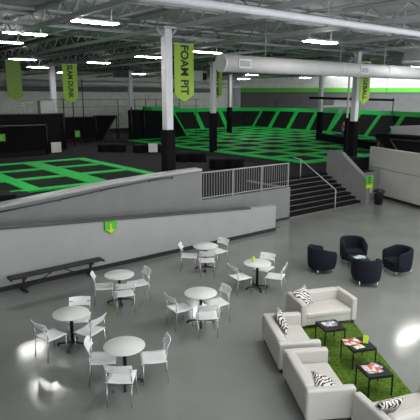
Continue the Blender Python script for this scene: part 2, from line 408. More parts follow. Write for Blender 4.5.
# unseen lights added to brighten the seating area, above the top of the view
for x, y in ((7.5, 4.0), (12.5, 5.0), (17.5, 6.0), (9.3, 6.2), (10.5, 1.5), (15.5, 2.0)):
    light(x, y, 7.45, 1.8, 'added unseen fluorescent fixture over the lobby seating', 'added unseen fixtures over the lobby seating')

# grey boxes on the ceiling
t = thing('air_handler', (26.75, 15.9, 7.0), 0, 'grey boxed air handler hanging at the upper right corner', 'air handler')
MB().box(0, 1.6, -0.5, 0.6, 0.15, 1.15).build('case', M['steel'], t, bevel=0.03)
MB().box(-0.15, 1.6, -0.6, 0.6, -0.02, 0.12).build('tray', M['fixture'], t)
t = thing('unit_heater', (23.0, 42.0, 6.9), 0, 'black square unit heater hanging high beside the slim left column', 'heater')
MB().box(-0.6, 0.6, -0.4, 0.4, 0, 0.7).build('case', M['blackmetal'], t, bevel=0.04)
MB().tube((0, 0, 0.7), (0, 0, 1.3), 0.03).build('hanger', M['blackmetal'], t)
t = thing('ventilation_unit', (23.0, 30.4, 6.25), 0, 'light grey ventilation box behind the left end of the duct', 'ventilation unit')
MB().box(-0.75, 0.5, -0.3, 0.5, 0, 0.75).build('case', M['steel'], t, bevel=0.03)
MB().box(0.1, 0.45, -0.32, -0.3, 0.12, 0.6).build('grille', M['blackmetal'], t)
MB().tube((-0.5, 0, 0.7), (-0.5, 0, 1.9), 0.02).tube((0.3, 0, 0.7), (0.3, 0, 1.9), 0.02).build('hanger', M['steel'], t)
o = MB().tube((18, 0, 0), (51, 0, 0), 0.32, 16).build('far_duct', M['duct']); o.location = (0, 57.6, 6.75)
tag(o, 'thin looking white duct running along the top of the far cream wall', 'duct')
o = MB().box(-8, 47, -0.2, 0.2, -0.28, 0.28).build('far_beam', M['capdark']); o.location = (0, 58.6, 6.1)
tag(o, 'dark horizontal beam low on the far cream wall behind the nets', 'beam')

# ---------------------------------------------------------------- banners
def text_mesh(s, size, name, m, parent, loc, rot, sx=1.0, off=0.0, spacing=1.0):
    cu = bpy.data.curves.new(name, 'FONT'); cu.body = s; cu.size = size; cu.align_x = 'CENTER'; cu.align_y = 'CENTER'
    cu.extrude = 0.004; cu.offset = off; cu.space_character = spacing
    tmp = bpy.data.objects.new('tmp', cu); C.objects.link(tmp)
    dg = bpy.context.evaluated_depsgraph_get(); dg.update()
    me = bpy.data.meshes.new_from_object(tmp.evaluated_get(dg)); bpy.data.objects.remove(tmp)
    me.materials.clear(); me.materials.append(m); me.name = name
    o = bpy.data.objects.new(name, me); C.objects.link(o); o.parent = parent; o.location = loc; o.rotation_euler = rot
    o.scale = (sx, 1, 1)
    return o
def banner(x, y, z0, z1, w, text, size, label, m, tip=0.28, sx=1.0):
    t = thing('hanging_banner', (x, y, z0), 0, label, 'banner')
    h = z1-z0
    MB().prism([(-w/2, h), (-w/2, tip), (0, 0), (w/2, tip), (w/2, h)], -0.01, 0.01, 'y').build('cloth', m, t)
    MB().tube((-w/2-0.03, 0, h), (w/2+0.03, 0, h), 0.02).build('rod', M['steel'], t)
    MB().tube((-w/2+0.05, 0, h), (-w/2+0.05, 0, 7.6-z0), 0.006, 4).tube((w/2-0.05, 0, h), (w/2-0.05, 0, 7.6-z0), 0.006, 4).build('cord', M['steel'], t)
    if text:
        # local axes: letters run downwards, facing -Y
        mtx = Matrix(((0, 1, 0), (0, 0, -1), (-1, 0, 0)))
        mtx = Matrix(((0.0, 1.0, 0.0), (0.0, 0.0, -1.0), (-1.0, 0.0, 0.0)))
        text_mesh(text, size, 'lettering', M['ink'], t, (0, -0.018, (h+tip)/2-0.02), mtx.to_euler(), sx, 0.013)
    return t
banner(11.98, 16.8, 4.93, 7.15, 0.92, 'FOAM PIT', 0.50, 'tall lime green pointed banner reading FOAM PIT beside the thick column', M['lime'], sx=0.86)
banner(24.0, 29.6, 5.05, 7.3, 1.0, 'OPEN JUMP', 0.5, 'lime green pointed banner reading OPEN JUMP at the left end of the duct', M['lime'], sx=0.78)
banner(23.75, 16.8, 4.74, 6.95, 0.88, 'DODGEBALL', 0.47, 'lime green pointed banner reading DODGEBALL right of the duct column', M['lime'], sx=0.70)
banner(12.55, 29.0, 4.81, 7.0, 0.9, 'SLAM DUNK', 0.44, 'dull green pointed banner with dark lettering, right one of the left pair', M['lime'], sx=0.76)
banner(9.35, 29.0, 4.93, 7.1, 0.8, None, 0.4, 'dark olive pointed banner at far left, left one of the pair', M['olive'])

# ---------------------------------------------------------------- main trampoline court
tc = thing('trampoline_court', (0, 0, DK), 0, 'large main trampoline court with a grid of bright green pads and black beds', 'trampoline court')
ox, oy = 23.3, 20.3
cw, cl, nx, ny = 3.05, 2.92, 8, 10
g = MB(); sw = 0.42
def wallx(y): return 39.3+(y-20.3)*6.0/16.7 if y < 37 else 46.1
for i in range(nx+1):
    x = ox+i*cw; ys = oy-sw; ye = oy+(7 if i < 2 else ny)*cl+sw
    if x > 46.3: continue
    while wallx(ys) < x: ys += 0.2
    g.box(x-sw, x+sw, ys, ye, 0.02, 0.075)
for k in range(ny+1):
    y = oy+k*cl
    for i in range(nx):
        if i < 2 and k > 7: continue
        if ox+i*cw+sw < wallx(y): g.box(ox+i*cw+sw, min(ox+(i+1)*cw-sw, wallx(y)), y-sw, y+sw, 0.02, 0.075)
g.build('green_padding', M['green'], tc)
MB().prism([(ox-0.2, oy-0.2), (39.3, oy-0.2), (46.1, 37), (46.1, 49.5), (29.6, 49.5), (29.6, 41), (ox-0.2, 41)], 0.005, 0.02, 'z').build('base', M['net'], tc)
bed0 = None
for i in range(nx):
    for k in range(ny):
        if ox+(i+1)*cw-sw > wallx(oy+k*cl)+0.4 or (i < 2 and k > 6): continue
        if bed0 is None:
            bed0 = MB().box(-cw/2+sw, cw/2-sw, -cl/2+sw, cl/2-sw, 0.02, 0.045).build('trampoline_bed', M['bed'], tc); b = bed0
        else:
            b = bed0.copy(); C.objects.link(b)
        b.location = (ox+(i+.5)*cw, oy+(k+.5)*cl, 0)

# angled padded walls
def slant_wall(name, a, b, n, label, h=2.52, out=1.9, band=0.42, strips=None):
    # a,b: feet on the deck; leans outwards
    a = Vector((*a, DK+0.02)); b = Vector((*b, DK+0.02)); d = (b-a); L = d.length; d.normalize()
    nrm = Vector((-d.y, d.x, 0))          # outward side
    up = (nrm*out+Vector((0, 0, h)))
    back = nrm*0.12+Vector((0, 0, -0.06))
    t = thing(name, (0, 0, 0), 0, label, 'padded wall')
    def sl(s0, s1, u0, u1, lift, m, nm, sh0=0.0, sh1=0.0):
        f = -back.normalized()*lift
        p = [a+d*s0+up*u0+f, a+d*s1+up*u0+f, a+d*(s1+sh1)+up*u1+f, a+d*(s0+sh0)+up*u1+f]
        return MB().quadslab(*p, back).build(nm, m, t)
    sl(0, L, 1-band/h, 1.0, 0.05, M['green'], 'top_band')
    st_ = strips or [L*i/n for i in range(n+1)]
    for s0, s1 in zip([0.0]+st_, st_+[L]):
        if s1-s0 > 0.3: sl(s0, s1, 0, 1-band/h, 0.0, M['panelblack'], 'black_panel')
    for s0 in st_:
        sl(s0-0.3, s0+0.3, 0, 1-band/h, 0.04, M['green'], 'green_strip')
    sl(0, L, 0, 0.05, 0.05, M['green'], 'bottom_band')
    return t
slant_wall('angled_wall_pad', (29.4, 49.7), (46.1, 49.7), 4, 'black padded wall with green frame leaning back at the far end of the court', strips=[1.2, 5.0, 8.8, 12.7])
slant_wall('angled_wall_pad', (46.1, 49.5), (46.1, 37.0), 4, 'black padded wall with green slanting strips on the far right side of the court')
t = thing('corner_pad', (46.1, 49.55, DK), 0, 'black triangular corner pad with green top joining the two angled walls', 'padded wall')
MB().quadslab((0, 0, 0.02), (0, 0.01, 0.02), (0.0, 1.75, 2.1), (1.58, 0.0, 2.1), (0.06, 0.06, 0)).build('pad', M['panelblack'], t)
MB().quadslab((1.58, 0, 2.1), (0, 1.75, 2.1), (0, 2.05, 2.54), (1.9, 0, 2.54), (0.06, 0.06, 0)).build('green_top', M['green'], t)
slant_wall('angled_wall_pad', (46.1, 37.0), (39.3, 20.3), 5, 'nearer black padded wall with green slanting strips, behind the right column')

# posts and net rails above the padded walls
def far_post(x, y, z0, z1, label, r=0.05):
    return tag(MB().tube((0, 0, 0), (0, 0, z1-z0), r, 8).build('net_post', M['blackmetal']), label, 'post')
for x, y, z1, lb in ((46.6, 29.5, 5.1, 'thin black net post above the padded wall, right of the DODGEBALL banner'), (42.5, 21.0, 5.1, 'thin black net post above the padded wall near the right edge'),
                     (50.0, 49.0, 5.0, 'thin black post in front of the grey panelled wall under the stripe start'), (50.2, 44.0, 5.0, 'second thin black post in front of the grey panelled wall')):
    o = far_post(x, y, 1.3, z1, lb); o.location = (x, y, 1.3)
t = thing('net_roll', (0, 29.6, 5.0), 0, 'black rolled net on a horizontal bar crossing behind the right columns', 'rolled net')
MB().tube((34.2, 0, 0.1), (46.8, 0, -0.12), 0.11, 10).build('roll', M['net'], t)
MB().tube((35.5, 0, 0.1), (35.5, 0, 3.1), 0.02, 5).tube((45.5, 0, 0), (45.5, 0, 3.1), 0.02, 5).build('cord', M['steel'], t)
t = thing('crossbar_panel', (0, 30.5, 0), 0, 'white crossbar with a pale hanging panel between two posts over the court', 'crossbar')
MB().box(37.0, 42.3, -0.05, 0.05, 4.27, 4.42).build('bar', M['colwhite'], t)
MB().box(38.6, 41.8, -0.03, 0.03, 4.42, 4.95).build('panel', M['duct'], t)

# black end wall on the left side of the main court
t = thing('end_wall_pad', (0, 41.6, DK), 0, 'black padded end wall with a sloping right edge behind the thick column', 'padded wall')
MB().prism([(23.8, 0), (29.9, 0), (28.2, 2.55), (23.8, 2.75)], -0.1, 0.5, 'y').build('pad', M['net'], t)
MB().quadslab((29.9, -0.16, 0), (30.05, -0.16, 0), (28.3, -0.16, 2.6), (28.1, -0.16, 2.6), (0, 0.06, 0)).build('green_edge', M['green'], t)
MB().box(26.2, 29.5, 0.5, 2.0, 2.55, 2.95).build('green_top', M['green'], t)
for x in (23.6, 24.9): MB().tube((x, -0.2, 0), (x, -0.2, 3.0), 0.07).build('post', M['blackmetal'], t)
# fine net posts on the left wall
t = thing('net_fence', (0, 43.5, 0), 0, 'thin black net frame of posts and a rail in front of the cream wall', 'net frame')
for x in (23.4, 25.2, 26.4, 27.6, 28.8, 30.4, 32.5): MB().tube((x, 0, 1.3), (x, 0, 5.0), 0.035, 6).build('post', M['blackmetal'], t)
MB().tube((16, 0, 4.95), (33, 0, 4.95), 0.02, 6).tube((16, 0, 4.3), (33, 0, 4.3), 0.015, 6).build('rail', M['blackmetal'], t)

# low divider between the columns
t = thing('court_divider', (0, 0, DK), 0, 'low black padded divider running across the near right of the court', 'divider')
a, b = Vector((36.3, 30.2, 0.1)), Vector((31.8, 20.9, 0.1))
MB().quadslab(a, b, b+Vector((0, 0, .6)), a+Vector((0, 0, .6)), (0.35, -0.17, 0)).build('pad', M['net'], t)
o = MB().box(-1.1, 1.1, -0.5, 0.5, 0, 0.62).build('pad_block', M['net'], bevel=0.05); o.location = (22.9, 16.9, DK)
tag(o, 'black pad block on the deck between the stair wall and the lobby wall', 'pad')
# slanted enclosure behind the lobby wall
t = thing('slanted_enclosure', (26.2, 0, 0), 0, 'black slanted trampoline enclosure rising behind the right lobby wall', 'enclosure')
MB().prism([(17.7, 3.05), (16.3, 1.6), (8.0, 1.6), (8.0, 2.98)], 0, 0.25, 'x').build('panel', M['net'], t)
MB().path([(-0.05, 8.0, 3.0), (-0.05, 17.7, 3.07), (-0.05, 16.3, 1.6)], 0.06).build('frame', M['blackmetal'], t)
MB().path([(-0.05, 8.0, 2.75), (-0.05, 16.6, 2.8), (-0.05, 15.8, 1.9)], 0.035).build('inner_frame', M['capdark'], t)
MB().tube((0.3, 17.6, 1.3), (0.3, 17.6, 3.1), 0.08).build('post', M['blackmetal'], t)
o = MB().prism([(16.9, 3.0), (17.2, 3.48), (13.0, 3.78), (13.0, 3.0)], 0, 0.12, 'x').build('grey_board', M['light_board']); o.location = (27.0, 0, 0)
tag(o, 'plain light grey board standing behind the black slanted enclosure', 'board')
MBp = MB().tube((0, 0, 0), (0, 0, 1.8), 0.04, 8).build('board_post', M['blackmetal'], o); MBp.location = (0.2, 15, 1.3)

# ---------------------------------------------------------------- left trampolines
lt = thing('trampoline_court', (0, 0, DK), 0, 'smaller left trampoline court with green pads behind the ramp guard wall', 'trampoline court')
g = MB()
YF = 20.62
xs = [(1.2, .27), (4.2, .27), (7.2, .33), (10.25, .5), (13.45, .3)]
ys = [30.1, 27.0, 23.95, 20.9]
for x, w in xs: g.box(x-w, x+w, ys[-1]-.27, ys[0]+.27, 0.02, 0.09)
for y in ys:
    for (x0, w0), (x1, w1_) in zip(xs, xs[1:]): g.box(x0+w0, x1-w1_, y-.27, y+.27, 0.02, 0.09)
g.build('green_padding', M['green'], lt)
MB().box(0.9, 13.75, 20.5, 30.4, 0.005, 0.02).build('base', M['net'], lt)
for (x0, w0), (x1, w1_) in zip(xs, xs[1:]):
    for y0, y1 in zip(ys[1:], ys): MB().box(x0+w0, x1-w1_, y0+.27, y1-.27, 0.02, 0.05).build('trampoline_bed', M['bed'], lt)
o = MB().box(-1.2, 0.9, -1.1, 0.9, 0.0, 0.22).box(-1.0, 0.2, -0.8, 0.3, 0.22, 0.42).box(0.1, 0.85, -0.9, 0.1, 0.22, 0.34).build('gym_mat', M['panelblack'], bevel=0.06)
o.location = (5.55, 19.3, DK); tag(o, 'stack of dark crash mats lying on the left court by the guard wall', 'mat')

# black enclosures at the left
def black_panel(name, x0, x1, y, z1, label, depth=0.15):
    t = thing(name, (x0, y, DK), 0, label, 'net wall'); w = x1-x0; h = z1-DK
    MB().box(0, w, 0, depth, 0.0, h).build('net', M['net'], t)
    MB().path([(0, -0.03, 0.05), (0, -0.03, h), (w, -0.03, h), (w, -0.03, 0.05), (0, -0.03, 0.05)], 0.05, 8).build('frame', M['blackmetal'], t)
    MB().box(0.15, w-0.15, -0.02, 0.0, 0.12, 0.32).build('kick_pad', M['panelblack'], t)
    return t
black_panel('net_wall', 1.5, 12.9, 34.2, 3.32, 'large black net wall behind the left trampolines, reaching the left edge')
black_panel('net_wall', 1.5, 15.3, 37.0, 3.95, 'taller black net wall standing behind the leftmost one')
black_panel('net_wall', 13.6, 15.7, 38.8, 3.85, 'narrow black net booth between the two long net walls', 1.5)
black_panel('net_wall', 17.0, 20.65, 42.6, 3.45, 'black net wall with a green notice in the middle of the left background')
t = thing('slanted_pad', (0, 43.4, DK), 0, 'black triangular slanted pad right of the left net walls', 'pad')
MB().prism([(20.9, 2.25), (23.1, 2.2), (21.6, 0.0), (20.9, 0)], 0, 0.25, 'y').build('pad', M['net'], t)
MB().tube((23.1, -0.1, 0), (23.1, -0.1, 2.25), 0.06).build('post', M['blackmetal'], t)
MB().tube((23.1, -0.1, 2.2), (21.6, -0.1, 0), 0.05).build('edge_tube', M['capdark'], t)
# mesh clutter above the net walls
def mesh_rail(x0, x1, y, z0, z1, label):
    t = thing('mesh_guard', (x0, y, z0), 0, label, 'mesh guard'); w = x1-x0
    m = MB()
    for i in range(int(w/0.35)+1): m.tube((i*0.35, 0, 0), (i*0.35, 0, z1-z0), 0.018, 4)
    for k in range(5): m.tube((0, 0, (z1-z0)*k/4), (w, 0, (z1-z0)*k/4), 0.018, 4)
    m.build('mesh', M['steel'], t)
    for k in range(int(w/2.6)+1): MB().box(k*2.6-0.05, k*2.6+0.05, 0.03, 0.1, -0.3, z1-z0+0.25).build('post', M['blackmetal'], t)
mesh_rail(3.0, 13.2, 37.2, 3.95, 4.75, 'grey wire mesh guard on top of the black net walls at the left')
o = MB().box(-0.55, 0.55, -0.3, 0.3, 0, 0.95).build('cabinet', M['light_board'], bevel=0.03); o.location = (14.3, 37.6, 3.95)
tag(o, 'pale grey box standing on top of the tall black net wall', 'box')
for i, (x, y, z1, lb) in enumerate(((15.3, 36.8, 5.1, 'thin black pole rising beside the pale grey box'), (17.0, 39.0, 6.9, 'tall thin dark pole left of the pale wall section'), (19.0, 41.5, 6.6, 'tall thin dark pole between the net walls and the black heater'), (9.8, 36.8, 6.9, 'tall thin dark pole near the left edge'))):
    o = tag(MB().tube((0, 0, 0), (0, 0, z1-1.3), 0.045, 8).build('net_post', M['blackmetal']), lb, 'post'); o.location = (x, y, 1.3)
t = thing('support_column', (17.4, 43.9, DK), 0, 'pale wide column standing among the black net walls at the left', 'column')
MB().box(-0.2, 0.2, -0.2, 0.2, 0, 6.7).build('post', M['colwhite'], t)

# notices
def notice(x, y, z, w, h, m, label, rot=0, marks=True):
    t = thing('notice', (x, y, z), rot, label, 'sign')
    MB().box(-w/2, w/2, -0.012, 0.012, 0, h).build('board', m, t)
    if marks:
        k = MB()
        for i in range(4): k.box(-w*0.3, w*(0.3-0.12*(i % 2)), -0.016, -0.012, h*(0.18+0.19*i), h*(0.18+0.19*i)+h*0.06)
        k.build('print', M['ink'] if m is not M['greensign'] else M['yellow'], t)
    return t
notice(18.75, 42.45, 3.0-1.25, 0.5, 0.55, M['greensign'], 'small green notice on the black net wall in the left background', marks=True)
notice(9.9, 34.1, 2.38, 0.5, 0.46, M['greensign'], 'small green notice on the black net wall at the left edge', marks=True)
t = thing('sign_stand', (14.0, 35.4, DK), 0, 'white paper sign on a black stand in front of the net booth', 'sign')
MB().box(-0.36, 0.36, -0.02, 0.02, -0.0, 0.72).build('paper', M['paper'], t)
MB().box(-0.5, 0.5, 0.03, 0.1, 0.0, 1.1).build('stand', M['net'], t)

# low round padded blocks on the carpet
def block(x, y, label, rot, paper=False, s=1.0):
    t = thing('padded_block', (x, y, DK), rot, label, 'padded block')
    for sx in (-1, 1):
        o = MB().lathe([(0.0, 0), (0.50, 0.0), (0.54, 0.04), (0.54, 0.48), (0.50, 0.54), (0.0, 0.54)], 8).build('lobe', M['net'], t, bevel=0.03); o.location = (sx*0.5*s, 0, 0); o.rotation_euler = (0, 0, R(22.5))
        o = MB().lathe([(0.0, 0.0), (0.44, 0.0), (0.44, 0.03), (0.0, 0.03)], 8).build('lobe_top', M['panelblack'], t); o.location = (sx*0.5*s, 0, 0.54); o.rotation_euler = (0, 0, R(22.5))
    MB().box(-0.7, 0.7, -0.28, 0.28, 0, 0.5).build('bridge', M['net'], t)
    return t
block(17.35, 33.4, 'black padded block of two lobes on the carpet, leftmost and farthest', R(-38))
block(19.1, 31.4, 'black padded block with a white sheet hung on it, beside the thick column', R(-38), True)
block(18.4, 25.2, 'black padded block just right of the thick column', R(-38), s=0.9)
block(18.05, 21.4, 'black padded block nearest the railing', R(-38), s=0.9)
notice(18.95, 30.4, DK+0.1, 0.62, 0.6, M['paper'], 'white paper sign leaning on the second black padded block', R(-38), marks=False)

# signs by the stairs and on the ramp wall, bin
t = thing('hanging_sign', (6.92, 13.6, 1.05), 0, 'small green and yellow arrow sign hung on the front of the pale ramp wall', 'sign')
MB().prism([(-0.2, 0.42), (-0.2, 0.16), (0, 0), (0.2, 0.16), (0.2, 0.42)], -0.01, 0.02, 'y').build('board', M['greensign'], t)
MB().prism([(-0.13, 0.17), (0, 0.05), (0.13, 0.17), (0.03, 0.15), (0.03, 0.34), (-0.03, 0.34), (-0.03, 0.15)], -0.016, -0.01, 'y').build('arrow', M['yellow'], t)
t = thing('stair_sign', (21.25, 14.42, 0.78), R(-14), 'green and yellow sign mounted on the end of the sloping stair wall', 'sign')
MB().box(-0.22, 0.22, -0.02, 0.0, 0.0, 0.66).build('board', M['greensign'], t)
MB().box(-0.18, 0.18, -0.026, -0.02, 0.04, 0.2).build('yellow_panel', M['yellow'], t)
k = MB()
for z in (0.27, 0.36, 0.45, 0.54): k.box(-0.1, 0.08, -0.026, -0.02, z, z+0.045)
k.build('print', M['ink'], t)
o = MB().box(-0.13, 0.13, -0.02, 0.02, 0, 0.55).build('white_plate', M['colwhite']); o.location = (21.62, 14.6, 0.5)
tag(o, 'narrow white plate beside the green stair sign above the black bin', 'plate')
t = thing('waste_bin', (21.72, 14.15, 0), 0, 'round black waste bin with domed lid at the foot of the stair wall', 'bin')
MB().lathe([(0.0, 0), (0.2, 0), (0.24, 0.52), (0.25, 0.54), (0.0, 0.54)], 24).build('bin_body', M['bin'], t)
MB().lathe([(0.27, 0.60), (0.29, 0.63), (0.26, 0.70), (0.12, 0.76), (0.0, 0.77)], 24).build('lid', M['bin'], t)
MB().box(-0.05, 0.05, -0.25, -0.23, 0.52, 0.62).tube((0.2, 0.1, 0.5), (0.2, 0.1, 0.64), 0.02).tube((-0.2, 0.1, 0.5), (-0.2, 0.1, 0.64), 0.02).build('bracket', M['chrome'], t)

# ---------------------------------------------------------------- bench
t = thing('long_bench', (5.1, 13.33, 0), R(1.0), 'long black backless bench with two pedestal feet along the pale ramp wall', 'bench')
b = MB()
for k in range(3): b.box(-1.36, 1.36, -0.17+k*0.115, -0.065+k*0.115, 0.42, 0.46)
b.build('seat', M['blackmetal'], t, bevel=0.012)
MB().box(-1.36, -1.33, -0.17, 0.17, 0.39, 0.45).box(1.33, 1.36, -0.17, 0.17, 0.39, 0.45).build('end_rail', M['blackmetal'], t)
for x in (-0.98, 0.98):
    MB().box(x-0.03, x+0.03, -0.03, 0.03, 0.03, 0.4).box(x-0.035, x+0.035, -0.17, 0.17, 0.37, 0.42).box(x-0.04, x+0.04, -0.2, 0.2, 0, 0.04).build('leg', M['blackmetal'], t)
for s in (-1, 1): MB().path([(s*0.96, 0, 0.08), (s*0.5, 0, 0.2), (s*0.12, 0, 0.41)], 0.016).build('brace', M['blackmetal'], t)

# ---------------------------------------------------------------- cafe tables and chairs
def make_table():
    t = thing('cafe_table', (0, 0, 0), 0, 'x', 'table', 'round white tables')
    MB().lathe([(0.0, 0.715), (0.365, 0.715), (0.375, 0.722), (0.375, 0.736), (0.37, 0.742), (0.0, 0.742)], 48).build('tabletop', M['tablewhite'], t)
    MB().lathe([(0.0, 0.06), (0.036, 0.06), (0.034, 0.70), (0.12, 0.705), (0.12, 0.715), (0, 0.715)], 20).build('pedestal', M['darkbase'], t)
    for k in range(4):
        a = PI/4+k*PI/2
        c, s_ = math.cos(a), math.sin(a)
        f = MB(); f.tube((0.0, 0, 0.085), (0.31*c, 0.31*s_, 0.045), 0.028, 8, 0.02); f.tube((0.3*c, 0.3*s_, 0), (0.3*c, 0.3*s_, 0.05), 0.028, 10)
        f.build('foot', M['darkbase'], t)
    return t
def make_chair():
    t = thing('cafe_chair', (0, 0, 0), 0, 'x', 'chair', 'white chairs around the round tables')
    # front = +Y ; curved seat shell
    n = 10; vs = []; fs = []
    for side in (0, 1):
        for i in range(n+1):
            y = 0.205-0.41*i/n
            z = 0.452-0.012*math.sin(PI*i/n)
            if i <= 1: z -= 0.022*(1-i)
            for j in range(7):
                x = -0.205+0.41*j/6
                w = 1.0 if i > 2 else 0.97
                zz = z+0.010*abs(j-3)/3
                vs.append((x*w, y, zz-side*0.014))
    q = 7
    for i in range(n):
        for j in range(6):
            a = i*q+j; fs.append((a, a+1, a+q+1, a+q)); bq = (n+1)*q; fs.append((bq+a, bq+a+q, bq+a+q+1, bq+a+1))
    bq = (n+1)*q
    for j in range(6): fs.append((j, bq+j, bq+j+1, j+1)); a = n*q+j; fs.append((a, a+1, bq+a+1, bq+a))
    for i in range(n): a = i*q; fs.append((a, a+q, bq+a+q, bq+a)); a = i*q+6; fs.append((a, bq+a, bq+a+q, a+q))
    MB().add(vs, fs, True).build('seat', M['chairwhite'], t)
    # back panel with finger notches at both sides
    prof = [(-0.2, 0.0), (0.2, 0.0), (0.2, 0.075), (0.135, 0.08), (0.135, 0.10), (0.2, 0.105), (0.205, 0.19), (-0.205, 0.19), (-0.2, 0.105), (-0.135, 0.10), (-0.135, 0.08), (-0.2, 0.075)]
    m = MB()
    def bp(p, off): 
        x, z = p; return (x, -0.215-0.075*(z/0.19)+0.035*(x/0.2)**2+off, 0.635+z*0.9)
    # built from vertical strips so that the panel can curve
    xs_ = [-0.205, -0.135, -0.07, 0, 0.07, 0.135, 0.205]
    for k in range(6):
        x0, x1 = xs_[k], xs_[k+1]
        zs = [(0, .078), (.104, .19)] if k in (0, 5) else [(0, .19)]
        for z0, z1 in zs:
            c = [bp((x0, z0), 0), bp((x1, z0), 0), bp((x1, z1), 0), bp((x0, z1), 0)]
            m.quadslab(*c, (0, 0.013, 0))
    m.build('backrest', M['chairwhite'], t)
    for sx in (-1, 1):
        x = sx*0.185
        MB().path([(x, 0.175, 0.0), (x, 0.175, 0.435)], 0.009).build('leg', M['chrome'], t)
        MB().path([(x, -0.225, 0.0), (x, -0.19, 0.43), (x, -0.205, 0.66), (x, -0.225, 0.72)], 0.009).build('leg', M['chrome'], t)
        MB().tube((x, -0.19, 0.432), (x, 0.18, 0.432), 0.009).build('side_rail', M['chrome'], t)
    return t
TAB = [
 ((4.03, 7.6), 'round white cafe table nearest the camera', 'front', [(3.72, 7.15, 50, 'near chair, facing away'), (3.76, 7.92, -30, 'left chair, tucked in'), (4.50, 7.38, 153, 'right chair, drawn back')]),
 ((3.86, 9.55), 'round white cafe table nearest the left edge', 'left', [(3.37, 9.43, 14, 'left chair'), (4.06, 9.14, 114, 'right chair, pushed close'), (4.16, 9.86, -122, 'far chair')]),
 ((5.79, 11.04), 'round white cafe table next to the long black bench', 'bench-side', [(5.45, 11.22, -27, 'left chair'), (6.24, 10.9, 170, 'right chair, turned a little away'), (5.62, 10.5, 70, 'near chair, facing away')]),
 ((6.66, 8.78), 'round white cafe table in the middle of the floor', 'middle', [(6.19, 8.93, -4, 'left chair, standing well clear'), (7.02, 8.66, 168, 'right chair, half behind the table'), (6.41, 8.24, 60, 'near chair, facing away')]),
 ((9.08, 11.72), 'round white cafe table farthest away, close to the ramp wall', 'farthest', [(8.66, 11.98, -42, 'left chair, by the wall'), (9.62, 11.8, -176, 'right chair, by the wall'), (8.8, 11.29, 56, 'near chair, facing away')]),
 ((9.18, 9.55), 'round white cafe table with the lime cup, right of the others', 'lime cup', [(8.64, 9.62, -8, 'left chair, alone on its side'), (9.62, 9.75, -160, 'far right chair'), (9.38, 9.08, 122, 'near right chair, close to the pedestal')]),
]
tb0 = None; ch0 = None
for (tx, ty), lab, key, chs in TAB:
    tb = make_table() if tb0 is None else copy_tree(tb0); tb0 = tb0 or tb
    place(tb, (tx, ty, 0), R(random.uniform(0, 60)), lab)
    for cx, cy, deg, cl_ in chs:
        ch = make_chair() if ch0 is None else copy_tree(ch0); ch0 = ch0 or ch
        ch.scale = (1.13, 1.13, 1.0)
        place(ch, (cx, cy, 0), R(deg-90), 'white chair at the %s table: %s' % (key, cl_))
cup = MB().lathe([(0.0, 0), (0.035, 0), (0.045, 0.13), (0.04, 0.13), (0.032, 0.01), (0, 0.01)], 20).build('lime_cup', M['limecard'])
cup.location = (9.15, 9.68, 0.742); tag(cup, 'lime yellow cup standing on the round white table', 'cup')

# ---------------------------------------------------------------- lounge
def soft_box(x0, x1, y0, y1, z0, z1, name, m, parent, bv=0.04):
    return MB().box(x0, x1, y0, y1, z0, z1).build(name, m, parent, bevel=bv, seg=4)
def make_sofa(w=1.42, d=0.82, h=0.645):
    t = thing('sofa', (0, 0, 0), 0, 'x', 'sofa', 'white two seat sofas')
    at = 0.15; bt = 0.19; sh = 0.40
    hw = w/2; hd = d/2
    soft_box(-hw+at, hw-at, -hd+0.02, hd-0.03, 0.10, 0.27, 'base', M['sofa'], t, 0.02)
    soft_box(-hw+at-0.005, hw-at+0.005, -hd+bt-0.02, hd-0.01, 0.25, sh, 'seat_cushion', M['sofa'], t, 0.05)
    for s in (-1, 1):
        x0, x1 = sorted((s*hw, s*(hw-at)))
        soft_box(x0, x1, -hd, hd, 0.09, h-0.01, 'armrest', M['sofa'], t, 0.045)
    soft_box(-hw+at-0.01, hw-at+0.01, -hd+0.002, -hd+bt, 0.10, h, 'backrest', M['sofa'], t, 0.05)
    for sx in (-1, 1):
        for sy in (-1, 1): MB().box(sx*(hw-0.07)-0.025, sx*(hw-0.07)+0.025, sy*(hd-0.07)-0.025, sy*(hd-0.07)+0.025, 0, 0.1).build('foot', M['black'], t)
    return t
sofas = [
 ((8.94, 7.14), -112, 'white two seat sofa at the far end of the green rug, facing the coffee tables'),
 ((7.13, 6.44), -31, 'white sofa on the left of the rug, farther one of the side pair'),
 ((6.335, 5.07), -31, 'white sofa on the left of the rug, nearer one of the side pair'),
 ((6.70, 3.61), 71, 'white sofa at the near end, cut by the bottom edge, its back to the camera'),
]
s0 = make_sofa()
for i, ((x, y), deg, lb) in enumerate(sofas):
    s = s0 if i == 0 else copy_tree(s0)
    place(s, (x, y, 0), R(deg-90), lb)

def pillow_mesh(s=0.47, th=0.14, n=12):
    vs = []; fs = []
    for side in (1, -1):
        for i in range(n+1):
            for j in range(n+1):
                u = -1+2*i/n; v = -1+2*j/n
                k = (1-u**4)*(1-v**4)
                pin = 1-0.09*(1-abs(u)**3)*abs(v)**3; pin2 = 1-0.09*(1-abs(v)**3)*abs(u)**3
                vs.append((u*s/2*pin2, v*s/2*pin, side*th/2*k**0.55))
    q = n+1; o = q*q
    for i in range(n):
        for j in range(n):
            a = i*q+j; fs.append((a, a+q, a+q+1, a+1)); fs.append((o+a, o+a+1, o+a+q+1, o+a+q))
    return MB().add(vs, fs, True)
pl0 = pillow_mesh().build('cushion', M['zebra'])
def pillow(x, y, z, deg, tilt, spin, lb, first=[True]):
    # leans back: the normal points along deg, tilted up by tilt
    o = pl0 if first[0] else pl0.copy()
    if not first[0]: C.objects.link(o)
    first[0] = False
    o.location = (x, y, z)
    o.rotation_euler = (Matrix.Rotation(R(deg-90), 3, 'Z') @ Matrix.Rotation(R(-(90-tilt)), 3, 'X') @ Matrix.Rotation(R(spin), 3, 'Z')).to_euler()
    tag(o, lb, 'cushion', 'zebra print cushions')
    return o
